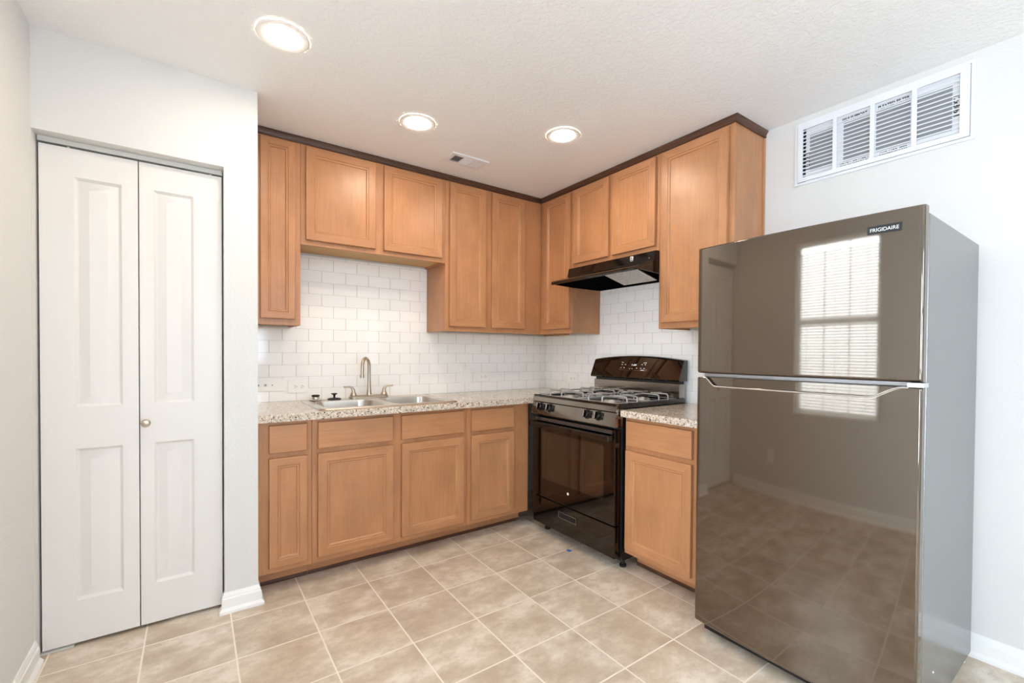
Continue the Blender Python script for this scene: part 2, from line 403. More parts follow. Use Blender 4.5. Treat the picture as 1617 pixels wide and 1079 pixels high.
# baseboards
BB = [(0, 0), (.024, 0), (.024, .012), (.016, .022), (.014, .024), (.014, .058), (.012, .066), (.009, .068), (.009, .078), (.005, .086), (.004, .092), (0, .092)]
def baseboard(name, path, side, label):
    m = MB(); m.sweep(path, BB, side); struct(name, m, white_trim, label, 'baseboard')
baseboard('baseboard_closet', [(OPX1+.001, CLY+.02), (OPX1+.001, CLY), (CLX, CLY), (CLX, -.515)], 1, 'short white baseboard wrapping the wall end by the bifold doors')
baseboard('baseboard_left', [(LX, -2.62), (LX, CLY)], 1, 'white baseboard along the left wall')
baseboard('baseboard_right', [(0, -1.915), (0, BACK)], 1, 'white baseboard along the right wall beside the refrigerator')

# ------------------------------------------------------------------ closet bifold door
def bifold():
    r = thing('door_1', 'white two leaf bifold closet door with raised panels and small knob', 'door', ((OPX0+OPX1)/2, -.62, .0), kind='structure')
    yf, t = -.612, .035; X_ = lambda x: -2.575+(x+2.575)*1.011; Z_ = lambda z: 1.214+(z-1.214)*1.011
    f3 = lambda a, b, h: (a, h, b); PZ = [(Z_(.198), Z_(.814)), (Z_(.984), Z_(1.905))]
    for u0, u1, pu in ((-3.0715, -2.7717, (X_(-2.967), X_(-2.822))), (-2.7677, OPX1-.006, (X_(-2.718), X_(-2.577)))):
        m = MB(); z0, z1 = .014, 2.025
        holes = [RECT(pu[0], pu[1], a, b) for a, b in PZ]
        ed = []
        for lp in (RECT(u0, u1, z0, z1), *holes):
            vs = [m.bm.verts.new((a, yf, b)) for a, b in lp]; ed += [m.bm.edges.new((vs[i], vs[(i+1) % 4])) for i in range(4)]
        bmesh.ops.triangle_fill(m.bm, use_beauty=True, use_dissolve=False, edges=ed)
        m.loft([[(a, yf, b) for a, b in RECT(u0, u1, z0, z1)], [(a, yf+t, b) for a, b in RECT(u0, u1, z0, z1)]], cap1=True)
        for a, b in PZ:
            L = lambda i, d: [(pu[0]+i, yf+d, a+i), (pu[1]-i, yf+d, a+i), (pu[1]-i, yf+d, b-i), (pu[0]+i, yf+d, b-i)]
            m.loft([L(0, 0), L(.004, .005), L(.010, .0115), L(.014, .0122), L(.044, .0012), L(.046, .001)], cap1=True)
        obj('leaf', m, white_door, r)
    m = MB(); m.box(OPX0+.004, OPX1-.004, -.612, -.580, 2.034, 2.0545); obj('track', m, track_metal, r)
    m = MB()
    for x in (OPX0+.09, OPX1-.05): m.lathe([(.005, 0), (.005, .02)], (x, -.596, 2.018), n=10)
    obj('pivot_pin', m, track_metal, r)
    m = MB(); m.box(OPX0+.002, OPX0+.10, -.618, -.585, .001, .008); obj('floor_bracket', m, track_metal, r)
    m = MB(); m.lathe([(.010, 0), (.007, .006), (.007, .014), (.016, .020), (.0175, .027), (.013, .033), (.004, .036)], (X_(-2.746), yf, Z_(.903)), (0, -1, 0), 24)
    obj('knob', m, nickel, r, 'small brushed metal knob')
bifold()

# ------------------------------------------------------------------ backsplash
m = MB(); m.prism([(CLX, .862), (-.0005, .862), (-.0005, 1.363), (-1.1555, 1.363), (-1.1555, 1.829), (-2.0745, 1.829), (-2.0745, 1.363), (CLX, 1.363)], -.008, 0, lambda a, b, h: (a, h, b))
struct('backsplash', m, tile_a, 'white glossy subway tile backsplash behind the sink', 'backsplash')
m = MB(); m.prism([(-1.995, .862), (-.0085, .862), (-.0085, 1.363), (-.669, 1.363), (-.669, 1.829), (-1.4295, 1.829), (-1.4295, 1.363), (-1.995, 1.363)], -.008, 0, lambda a, b, h: (h, a, b))
struct('backsplash', m, tile_b, 'white glossy subway tile backsplash behind the range', 'backsplash')

# ------------------------------------------------------------------ cabinets
UD, BD, DT = .305, .61, .020
def fit_door(parent, fr, u0, u1, z0, z1, w0):
    m, p = MB(), MB(); w = w0+DT+.002
    fw = .048 if min(u1-u0, z1-z0) > .22 else .040
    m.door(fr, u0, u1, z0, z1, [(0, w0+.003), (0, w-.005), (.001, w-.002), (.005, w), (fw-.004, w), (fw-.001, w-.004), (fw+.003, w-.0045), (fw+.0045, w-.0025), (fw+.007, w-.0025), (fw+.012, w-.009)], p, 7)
    d = obj('door', m, [wood_v, wood_h, wood_bead_highlight], parent); obj('panel', p, wood_v, d); return d
def fit_drawer(parent, fr, u0, u1, z0, z1, w0, name='drawer_front'):
    m = MB(); w = w0+DT
    m.door(fr, u0, u1, z0, z1, [(0, w0+.003), (0, w-.006), (.002, w-.002), (.006, w)]); obj(name, m, [wood_h, wood_h], parent)
def wall_cabinet(label, fr, u0, u1, z0, doors, frame=None, blind_end=None, scribe=None):
    r = thing('wall_cabinet', label, 'cabinet', fr((u0+u1)/2, .14, z0), 'maple wall cabinets'); g = .0006
    u0, u1 = u0+g, u1-g; z1 = CEIL-.002; w1 = UD-.019; wb = .0095
    m = MB()
    m.box(u0, u0+.015, wb, w1, z0, z1, fr=fr); m.box(u1-.015, u1, wb, w1, z0, z1, fr=fr); m.box(u0+.015, u1-.015, wb, wb+.008, z0+.012, z1, fr=fr)
    m.box(u0+.015, u1-.015, wb+.008, w1, z1-.015, z1, fr=fr)
    obj('body', m, wood_v, r)
    m = MB(); m.box(u0+.015, u1-.015, wb+.008, w1, z0+.012, z0+.024, fr=fr); obj('bottom_panel', m, wood_raw, r, 'pale unfinished underside')
    f0, f1 = frame or (u0, u1)
    m = MB(); m.box(f0, f1, w1, UD, z0, z1, .001, fr=fr, seg=1); obj('face_frame', m, wood_v, r)
    for d in doors: fit_door(r, fr, *d, UD)
    if scribe:
        m = MB(); m.box(*scribe, fr=fr); obj('scribe_strip', m, wood_v, r)
    return r
ZT, ZB, ZS, ZH = 2.393, 1.396, 1.858, 1.861
wall_cabinet('narrow tall wall cabinet at the left end beside the closet wall', FA, CLX, -2.0755, 1.362, [(-2.2805, -2.105, ZB, ZT)])
wall_cabinet('short wide two door wall cabinet over the sink', FA, -2.0755, -1.1545, 1.83, [(-2.0497, -1.6454, ZS, ZT), (-1.5919, -1.1861, ZS, ZT)])
wall_cabinet('tall two door wall cabinet in the corner left of the hood, facing forward', FA, -1.1545, -.0095, 1.362, [(-1.1269, -.8326, ZB, ZT), (-.7793, -.4791, ZB, ZT)], (-1.1539, -.3056))
wall_cabinet('narrow single door wall cabinet between the corner and the range hood', FB, UD+.0005, .6685, 1.362, [(.362, .6612, ZB, ZT)])
wall_cabinet('short two door wall cabinet above the range hood', FB, .6685, 1.430, 1.83, [(.6998, 1.0359, ZH, ZT), (1.0695, 1.4087, ZH, ZT)])
wall_cabinet('tall single door wall cabinet at the right end next to the refrigerator', FB, 1.430, 1.886, 1.362, [(1.4538, 1.8568, ZB, ZT)], None, None, (1.8858, 1.8918, .0005, .022, 1.362, 2.40))
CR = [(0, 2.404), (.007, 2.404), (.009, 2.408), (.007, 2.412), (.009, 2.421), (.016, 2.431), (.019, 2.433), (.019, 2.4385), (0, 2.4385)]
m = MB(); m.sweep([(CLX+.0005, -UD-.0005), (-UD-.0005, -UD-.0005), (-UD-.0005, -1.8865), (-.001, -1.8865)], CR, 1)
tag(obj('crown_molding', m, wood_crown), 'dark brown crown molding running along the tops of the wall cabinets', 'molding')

def base_cabinet(label, fr, u0, u1, doors, drawers, extra=None):
    r = thing('base_cabinet', label, 'cabinet', fr((u0+u1)/2, .3, 0), 'maple base cabinets'); g = .0006
    u0, u1 = u0+g, u1-g; z1 = .8615; w1 = BD-.019; wb = .0015
    m = MB()
    m.box(u0, u0+.015, wb, w1, .10, z1, fr=fr); m.box(u1-.015, u1, wb, w1, .10, z1, fr=fr); m.box(u0, u0+.015, wb, .4875, 0, .10, fr=fr); m.box(u1-.015, u1, wb, .4875, 0, .10, fr=fr)
    m.box(u0+.015, u1-.015, wb, wb+.008, .10, z1, fr=fr); m.box(u0+.015, u1-.015, wb+.008, w1, .10, .115, fr=fr)
    obj('body', m, wood_v, r)
    m = MB(); m.box(u0, u1 if extra is None else extra, w1, BD, .10, z1, .001, fr=fr, seg=1); obj('face_frame', m, wood_v, r)
    m = MB(); m.box(u0, u1 if extra is None else extra, .488, .500, .0, .10, fr=fr); tk = obj('toe_kick', m, wood_h, r)
    m = MB(); m.box(u0, u1 if extra is None else extra, .500, .507, 0, .020, .003, fr=fr); obj('shoe_strip', m, wood_crown, tk)
    for d in doors: fit_door(r, fr, *d, BD)
    for d in drawers: fit_drawer(r, fr, *d, BD)
    return r
DZ0, DZ1, RZ0, RZ1 = .130, .678, .703, .843
base_cabinet('narrow one door one drawer base cabinet at the left end by the closet wall', FA, CLX, -2.0755, [(-2.2755, -2.100, DZ0, DZ1)], [(-2.2755, -2.100, RZ0, RZ1)])
base_cabinet('wide two door base cabinet under the sink', FA, -2.0755, -1.150, [(-2.0481, -1.6415, DZ0, DZ1), (-1.5901, -1.1779, DZ0, DZ1)], [(-2.0481, -1.6415, RZ0, RZ1), (-1.5901, -1.1779, RZ0, RZ1)])
base_cabinet('one door one drawer base cabinet right of the sink, left of the range', FA, -1.150, -.655, [(-1.1225, -.7881, DZ0, DZ1)], [(-1.1225, -.7881, RZ0, RZ1)])
base_cabinet('one door one drawer base cabinet between the range and the refrigerator', FB, 1.448, 1.905, [(1.4629, 1.8676, DZ0, DZ1)], [(1.4629, 1.8676, RZ0, RZ1)])

# ------------------------------------------------------------------ countertops, sink, faucet
CT0, CT1 = .8625, .900
m = MB(); m.prism([(CLX+.0005, -.010), (CLX+.0005, -.650), (-.655, -.650), (-.655, -.684), (-.009, -.684), (-.009, -.010)], CT0, CT1, lambda a, b, h: (a, b, h), [RECT(-2.018, -1.222, -.585, -.080)])
e = [x for x in m.bm.edges if len(x.link_faces) == 2]
tag(obj('countertop', m, granite), 'long speckled tan countertop holding the sink, running into the corner', 'countertop')
m = MB(); m.box(-.650, -.009, -1.945, -1.4425, CT0, CT1, .003); tag(obj('countertop', m, granite), 'short speckled tan countertop piece between range and refrigerator', 'countertop')

SX0, SX1, SY0, SY1 = -2.038, -1.202, -.606, -.058
BOWLS = [(-1.992, -1.648), (-1.598, -1.250)]
def sink():
    r = thing('kitchen_sink', 'stainless steel double bowl sink set in the long countertop', 'sink', ((SX0+SX1)/2, (SY0+SY1)/2, CT1))
    zt = CT1+.007; m = MB()
    outer = rrect(SX0+.008, SX1-.008, SY0+.008, SY1-.008, .03); lip = rrect(SX0, SX1, SY0, SY1, .034)
    holes = [rrect(a, b, -.572, -.185, .07) for a, b in BOWLS]
    ed = []
    for lp in (outer, *holes):
        vs = [m.bm.verts.new((a, b, zt)) for a, b in lp]; ed += [m.bm.edges.new((vs[i], vs[(i+1) % len(vs)])) for i in range(len(vs))]
    bmesh.ops.triangle_fill(m.bm, use_beauty=True, use_dissolve=False, edges=ed)
    m.loft([[(a, b, zt) for a, b in outer], [(a, b, CT1+.0005) for a, b in lip]])
    obj('rim', m, steel, r)
    for a, b in BOWLS:
        m = MB()
        rg = lambda i, z, rad: [(x, y, z) for x, y in rrect(a+i, b-i, -.572+i, -.185-i, rad)]
        m.loft([rg(0, zt, .07), rg(.005, zt-.003, .066), rg(.009, zt-.012, .062), rg(.018, zt-.13, .055), rg(.03, zt-.152, .05), rg(.055, zt-.162, .04), rg(.12, zt-.166, .03)], cap1=True)
        bw = obj('bowl', m, steel, r)
        m = MB(); m.lathe([(.050, .0), (.050, .004), (.042, .004), (.036, .001)], ((a+b)/2, -.38, zt-.1658)); obj('drain', m, chrome, bw)
    return zt
ZT_S = sink()
def faucet():
    fx, fy, z = -1.620, -.115, ZT_S
    r = thing('faucet', 'brushed nickel gooseneck faucet with two lever handles on the sink', 'faucet', (fx, fy, z))
    m = MB(); m.loft([[(x, y, zz) for x, y in rrect(fx-.130+i, fx+.130-i, fy-.030+i, fy+.030-i, .028-i*.5)] for i, zz in ((0, z+.0005), (0, z+.010), (.004, z+.015), (.012, z+.018))], cap0=True, cap1=True)
    obj('deck_plate', m, nickel, r)
    m = MB(); rad = .052; cz = 1.118; pts = [(fx, fy, z+.016), (fx, fy, z+.03), (fx, fy, z+.055), (fx, fy, z+.09), (fx, fy, 1.05)]; rs = [.0185, .0165, .0135, .0115, .0105]
    dx, dy = -.66, -.75
    for k in range(0, 13):
        a = PI*k/12*1.02; q = rad*(1-math.cos(a)); pts.append((fx+dx*q, fy+dy*q, cz+rad*math.sin(a))); rs.append(.0105)
    q = rad*2.0; pts += [(fx+dx*q*1.01, fy+dy*q*1.01, 1.080), (fx+dx*q*1.02, fy+dy*q*1.02, 1.064), (fx+dx*q*1.02, fy+dy*q*1.02, 1.0635), (fx+dx*q*1.03, fy+dy*q*1.03, 1.045)]; rs += [.0105, .0105, .0140, .0135]
    m.tube(pts, rs, 16); obj('spout', m, nickel, r)
    for s in (-1, 1):
        m = MB(); hx = fx+s*.102
        m.lathe([(.022, .0), (.022, .006), (.018, .012), (.015, .020), (.0145, .022)], (hx, fy, z+.0165), n=20)
        m.tube([(hx, fy, z+.036), (hx+s*.001, fy, z+.055), (hx+s*.008, fy, z+.068), (hx+s*.022, fy, z+.075), (hx+s*.042, fy-.002, z+.076), (hx+s*.062, fy-.003, z+.077)], [.013, .011, .0085, .0070, .0058, .0062], 12)
        obj('lever_handle', m, nickel, r)
faucet()
def sink_bits():
    x, y = -1.958, -.128
    r = thing('sink_strainer', 'metal sink strainer basket with black knob left on the sink ledge', 'strainer', (x, y, ZT_S))
    m = MB(); m.lathe([(.026, .0005), (.040, .003), (.041, .006), (.034, .011), (.024, .013), (.022, .022), (.010, .024)], (x, y, ZT_S)); obj('basket', m, steel, r)
    m = MB(); m.lathe([(.012, .0), (.023, .002), (.024, .009), (.018, .012)], (x, y, ZT_S+.0235)); obj('knob', m, black_rubber, r, 'black knob')
    x = -1.846
    r = thing('sink_stopper', 'black rubber sink stopper with grip standing on the sink ledge', 'stopper', (x, y, ZT_S))
    m = MB(); m.lathe([(.036, .0005), (.041, .002), (.041, .006), (.030, .010), (.012, .012)], (x, y, ZT_S)); obj('disc', m, black_rubber, r)
    m = MB(); m.lathe([(.007, .0), (.006, .012), (.009, .020), (.019, .024), (.019, .028), (.006, .030)], (x, y, ZT_S+.0115)); obj('grip', m, black_rubber, r)
sink_bits()

# ------------------------------------------------------------------ outlets and switches
def receptacle(r, fr, uc, zc, w, horizontal):
    for s in (-1, 1):
        m = MB(); du, dz = (s*.0195, 0) if horizontal else (0, s*.0195)
        m.prism([(uc+du+a, zc+dz+b) for a, b in rrect(-.0135, .0135, -.0165, .0165, .010, 4)], w, w+.0018, lambda a, b, h: fr(a, h, b)); f = obj('receptacle_face', m, white_plastic, r)
        m = MB()
        for q in (-1, 1):
            if horizontal: m.box(uc+du-.0035, uc+du+.0045, w+.0018, w+.0022, zc+q*.0062-.0012, zc+q*.0062+.0012, fr=fr)
            else: m.box(uc+q*.0062-.0012, uc+q*.0062+.0012, w+.0018, w+.0022, zc+dz-.0035, zc+dz+.0045, fr=fr)
        m.lathe([(.0024, 0), (.0024, .0004)], fr(uc+du+(.0095 if horizontal else 0), w+.0018, zc+dz-(0 if horizontal else .0095)), Vector(fr(0, 1, 0)), 10)
        obj('slots', m, slot_dark, f)
def plate(name, label, cat, fr, u0, u1, z0, z1, w=.0082):
    r = thing(name, label, cat, fr((u0+u1)/2, w, z0)); m = MB()
    m.box(u0, u1, w, w+.0055, z0, z1, .0022, fr=fr); obj('cover_plate', m, white_plastic, r); return r
def outlet(label, fr, u0, u1, z0, z1, w=.0082, horizontal=True):
    r = plate('wall_outlet', label, 'outlet', fr, u0, u1, z0, z1, w); receptacle(r, fr, (u0+u1)/2, (z0+z1)/2, w+.0055, horizontal)
    m = MB(); m.lathe([(.003, 0), (.0025, .001)], fr((u0+u1)/2, w+.0055, (z0+z1)/2), Vector(fr(0, 1, 0)), 10); obj('screw', m, white_metal, r)
outlet('white sideways double outlet on the tile left of the sink faucet', FA, -2.097, -1.977, .950, 1.030)
outlet('white sideways double outlet on the back wall tile near the corner, right of a switch', FA, -.722, -.604, .980, 1.056)
outlet('white sideways double outlet on the right wall tile behind the range corner', FB, .312, .430, .967, 1.042)
outlet('white upright outlet low on the left wall under the window', lambda u, w, z: (LX+w, u, z), -1.235, -1.165, .28, .395, .0002, False)
r = plate('wall_switch', 'white rocker switch plate on the tile right of the sink', 'switch', FA, -.856, -.778, .976, 1.096)
m = MB(); m.box(-.8335, -.8005, .0137, .0172, 1.003, 1.069, .001, fr=FA); obj('rocker', m, white_plastic, r)
r = plate('wall_switch', 'white sideways switch plate on the tile against the closet wall', 'switch', FA, -2.295, -2.106, .966, 1.042)
for x in (-2.262, -2.222):
    m = MB(); m.box(x-.006, x+.006, .0137, .0147, .998, 1.010, fr=FA); k = obj('toggle_slot', m, slot_dark, r)
    m = MB(); m.box(x-.0045, x+.0005, .0147, .024, 1.0015, 1.0065, .001, fr=FA); obj('toggle', m, white_plastic, k)
m = MB(); m.lathe([(.0035, 0), (.003, .0012)], FA(-2.184, .0137, 1.004), (0, -1, 0), 10); obj('screw', m, slot_dark, r)

# ------------------------------------------------------------------ gas range
def gas_range():
    u0, u1 = .6925, 1.4365
    r = thing('gas_range', 'black freestanding gas range with four burners between the base cabinets', 'range', FB((u0+u1)/2, .34, 0))
    m = MB(); m.box(u0, u1, .030, .622, .045, .903, .003, fr=FB); obj('body', m, black_satin, r)
    for uu in (u0+.05, u1-.025):
        for ww in (.58, .09):
            m = MB(); m.lathe([(.020, 0), (.020, .012), (.010, .014), (.010, .046)], FB(uu, ww, 0), n=14); obj('foot', m, black_rubber, r)
    # cooktop with a raised rim
    m = MB(); a0, a1, w0, w1 = u0-.001, u1+.001, .030, .672
    rg = lambda i, z: [FB(u, w, z) for u, w in rrect(a0+i, a1-i, w0+i, w1-i, .012+i*.3)]
    m.loft([rg(.004, .9035), rg(0, .9065), rg(0, .928), rg(.004, .932), rg(.020, .932), rg(.030, .921), rg(.06, .920)], cap0=True, cap1=True)
    ct = obj('cooktop', m, black_gloss, r)
    m = MB(); m.prism([(.615, .8865), (.676, .8865), (.678, .889), (.670, .927), (.665, .9315), (.655, .9315), (.655, .9035), (.615, .9030)], u0-.001, u1+.001, lambda a, b, h: FB(h, a, b)); obj('front_trim', m, panel_steel, r)
    # control panel and knobs
    m = MB(); m.prism([(.6225, .803), (.688, .803), (.691, .807), (.675, .882), (.672, .8845), (.6225, .8845)], u0, u1, lambda a, b, h: FB(h, a, b)); cp = obj('control_panel', m, panel_steel, r)
    ax = Vector(FB(0, .978, .209)).normalized()
    for k in (.784, .879, 1.220, 1.310):
        m = MB(); c = FB(k, .6805, .855)
        m.lathe([(.029, 0), (.029, .003), (.024, .005)], c, ax, 24); kb = obj('knob', m, black_satin, r)
        m = MB(); m.lathe([(.022, .004), (.021, .022), (.018, .025)], c, ax, 24)
        m.loft([[Vector(c)+ax*h+Vector(FB(du, -.209*dv, .978*dv)) for du, dv in ((-.0045, -.021), (.0045, -.021), (.0045, .021), (-.0045, .021))] for h in (.020, .036)], cap0=True, cap1=True); obj('grip', m, black_gloss, kb)
        m = MB(); m.loft([[Vector(c)+ax*h+Vector(FB(du, -.209*dv, .978*dv)) for du, dv in ((-.0022, -.017), (.0022, -.017), (.0022, .019), (-.0022, .019))] for h in (.0361, .0366)], cap0=True, cap1=True); obj('pointer', m, chrome, kb)
    # vent strip, door, window, handle
    m = MB(); m.box(u0+.002, u1-.002, .6225, .640, .787, .8025, fr=FB); obj('vent_gap', m, dark_gap, r)
    d0, d1, z0, z1, wf = .6905, 1.4265, .250, .785, .672
    m = MB(); m.box(d0, d1, .6235, wf, z0, z1, .004, fr=FB); dr = obj('oven_door', m, black_glass, r)
    m = MB(); m.prism(rrect(.790, 1.345, .375, .690, .02), wf-.002, wf+.0006, lambda a, b, h: FB(a, h, b)); wn = obj('oven_window', m, oven_glass, dr)
    m = MB()
    for k in range(4): m.box(d0+.02, d1-.02, wf-.001, wf+.0012, .762+k*.0056, .7637+k*.0056, fr=FB)
    obj('door_louver', m, fridge_trim, dr)
    m = MB(); m.box(d0+.006, d1-.006, .702, .722, .724, .757, .006, fr=FB, seg=3)
    for q in (d0+.012, d1-.032): m.box(q, q+.020, wf-.002, .706, .728, .754, .003, fr=FB)
    obj('handle', m, black_gloss, dr)
    m = MB(); m.lathe([(.009, 0), (.009, .001), (.006, .0012)], FB(1.046, wf+.0003, .333), (-1, 0, 0), 20); obj('badge', m, lens_white, dr, 'small round white badge')
    # storage drawer with finger slot
    m = MB(); m.box(u0, d1, .6235, .668, .064, .2435, .004, fr=FB); dw = obj('drawer', m, black_glass, r)
    m = MB(); m.prism(RECT(.955, 1.122, .158, .202), .666, .671, lambda a, b, h: FB(a, h, b), [RECT(.962, 1.115, .165, .195)]); obj('slot_frame', m, panel_gloss, dw)
    m = MB(); m.box(.962, 1.115, .667, .6688, .165, .195, fr=FB); obj('slot', m, dark_gap, dw)
    # back guard: lower panel, dark gap, tilted glass control hood with an arched top
    m = MB(); m.box(u0+.004, u1-.004, .032, .092, .9325, 1.022, .004, fr=FB); obj('back_panel', m, panel_steel, r)
    m = MB(); m.box(u0+.012, u1-.012, .034, .080, 1.021, 1.048, fr=FB)
    obj('back_vent', m, black_satin, r)
    m = MB(); rings = []; b0, b1 = .683, 1.445
    for k in range(33):
        t = k/32; u = b0+(b1-b0)*t; q = (2*t-1); zt = 1.172+.026*(1-q*q)
        rings.append([FB(u, .030, 1.040), FB(u, .112, 1.040), FB(u, .118, 1.046), FB(u, .118, 1.050), FB(u, .072, zt-.012), FB(u, .064, zt-.003), FB(u, .055, zt), FB(u, .030, zt)])
    m.loft(rings, cap0=True, cap1=True); bg = obj('back_guard', m, black_glass, r)
    # display on the tilted face
    def tilt(u, s, lift=.0006):  # s: 0..1 up the face
        return Vector(FB(u, .118-.046*s+lift, 1.050+.124*s + lift*.35))
    m = MB(); cs = [tilt(.947, .36), tilt(1.190, .36), tilt(1.190, .90), tilt(.947, .90)]
    n = Vector((-1, 0, .37)).normalized(); m.loft([[p+n*.0 for p in cs], [p+n*.0008 for p in cs]], cap0=True, cap1=True); dp = obj('display', m, panel_gloss, bg)
    X = Vector((0, -1, 0)); Y = (tilt(1, 1)-tilt(1, 0)).normalized()
    text_mesh('clock_digits', '1:20', .026, tilt(1.070, .70, .0022), X, Y, digits_mat, dp)
    def mark(u, s, du=.0045, dv=.0022):
        m = MB(); c = tilt(u, s, .0022); p = [c-X*du-Y*dv, c+X*du-Y*dv, c+X*du+Y*dv, c-X*du+Y*dv]; m.loft([p, [q+n*.0004 for q in p]], cap0=True, cap1=True)
        obj('button_mark', m, lens_white, dp)
    for u, s, du in ((.972, .80, .014), (.966, .68, .005), (.996, .68, .005), (.962, .50, .005), (.990, .50, .005), (1.040, .46, .004), (1.062, .46, .004), (1.100, .50, .005),
                     (1.135, .50, .006), (1.162, .50, .006), (1.140, .70, .005), (1.166, .70, .005), (1.160, .80, .014), (1.150, .40, .014)): mark(u, s, du)
    # burners
    for u in (.880, 1.250):
        for w, s in ((.505, 1.0), (.215, .85)):
            m = MB(); m.lathe([(.052*s, 0), (.050*s, .006), (.040*s, .010), (.040*s, .016)], FB(u, w, .9205), n=28); b = obj('burner', m, burner_metal, r)
            m = MB(); m.lathe([(.037*s, .0162), (.038*s, .020), (.034*s, .023)], FB(u, w, .9205), n=28); obj('burner_cap', m, black_satin, b)
    # two wire grates
    for g0, g1 in ((.725, 1.050), (1.080, 1.405)):
        m = MB(); zt, zb, rr = .962, .9285, .0045; w0, w1 = .075, .640
        base = [FB(u, w, zb) for u, w in rrect(g0, g1, w0, w1, .02, 4)]; m.tube(base, rr, 8, closed=True)
        uc = (g0+g1)/2
        m.tube([FB(g0, .36, zb), FB(g1, .36, zb)], rr, 8)
        def finger(p, q):   # rises from the base frame at p and reaches in to q
            P, Q = Vector(FB(*p, zb)), Vector(FB(*q, zt)); up = Vector((0, 0, zt-zb)); d = (Q-P-up); L = d.length; d = d/L
            m.tube([P, P+up*.6, P+up*.88+d*.004, P+up+d*.014, Q], rr, 8)
        for wc, wa, wb_ in ((.505, .640, .36), (.215, .36, .075)):
            for du in (-.055, .055):
                finger((uc+du, wa), (uc+du, wc+.028)); finger((uc+du, wb_), (uc+du, wc-.028))
            for dw_ in (-.045, .045):
                finger((g0, wc+dw_), (uc-.035, wc+dw_)); finger((g1, wc+dw_), (uc+.035, wc+dw_))
        obj('grate', m, grate_enamel, r)
gas_range()
m = MB(); m.box(-.712, -.690, -1.105, -1.078, .0003, .004, .001); tag(obj('tape_scrap', m, blue_tape), 'small scrap of blue tape on the floor under the range front', 'tape')

# ------------------------------------------------------------------ range hood
def hood():
    u0, u1 = .6705, 1.4285
    r = thing('range_hood', 'black under cabinet range hood above the range', 'range hood', FB((u0+u1)/2, .2, 1.694))
    zt, zb = 1.8295, 1.694
    prof = [(.0085, zt), (.332, zt), (.338, zt-.003), (.350, 1.772), (.352, 1.768), (.494, 1.722), (.503, 1.716), (.505, 1.706), (.502, 1.698), (.495, 1.696), (.488, 1.700), (.484, 1.708), (.345, 1.752), (.030, 1.757), (.018, 1.752), (.018, zb), (.0085, zb)]
    m = MB(); m.prism(prof, u0, u1, lambda a, b, h: FB(h, a, b)); obj('canopy', m, black_gloss, r)
    for q0, q1 in ((u0, u0+.003), (u1-.003, u1)):
        m = MB(); m.prism([(.0185, zb), (.30, zb), (.478, 1.700), (.482, 1.7075), (.345, 1.7515), (.030, 1.7565), (.0185, 1.7515)], q0, q1, lambda a, b, h: FB(h, a, b)); obj('end_panel', m, black_gloss, r)
    f3 = lambda t, u, d: Vector(FB(u, .305-.205*t, 1.748-.050*t-d))
    m = MB(); c = lambda d, i: [f3(.0+i, .985+i*.2, d), f3(1-i, .985+i*.2, d), f3(1-i, 1.262-i*.2, d), f3(0+i, 1.262-i*.2, d)]
    m.loft([c(-.003, 0), c(.004, 0), c(.004, .05), c(.002, .055)], cap0=True); fo = obj('filter', m, steel, r)
    m = MB(); m.loft([c(.0021, .055), c(.0028, .055)], cap0=True, cap1=True); obj('filter_mesh', m, alu_mesh, fo, 'grey metal mesh grease filter')
    m = MB(); m.box(1.246, 1.266, .3415, .3475, 1.789, 1.818, fr=FB); st = obj('sticker', m, lens_white, r, 'small white certification sticker')
    m = MB(); m.lathe([(.0055, 0), (.0055, .0004)], FB(1.255, .3476, 1.808), (-1, 0, 0), 16); m.box(1.248, 1.264, .3475, .3479, 1.792, 1.799, fr=FB); obj('print', m, ink, st)
    m = MB(); m.box(1.386, 1.394, .336, .3475, 1.784, 1.790, fr=FB); obj('screw', m, chrome, r)
hood()

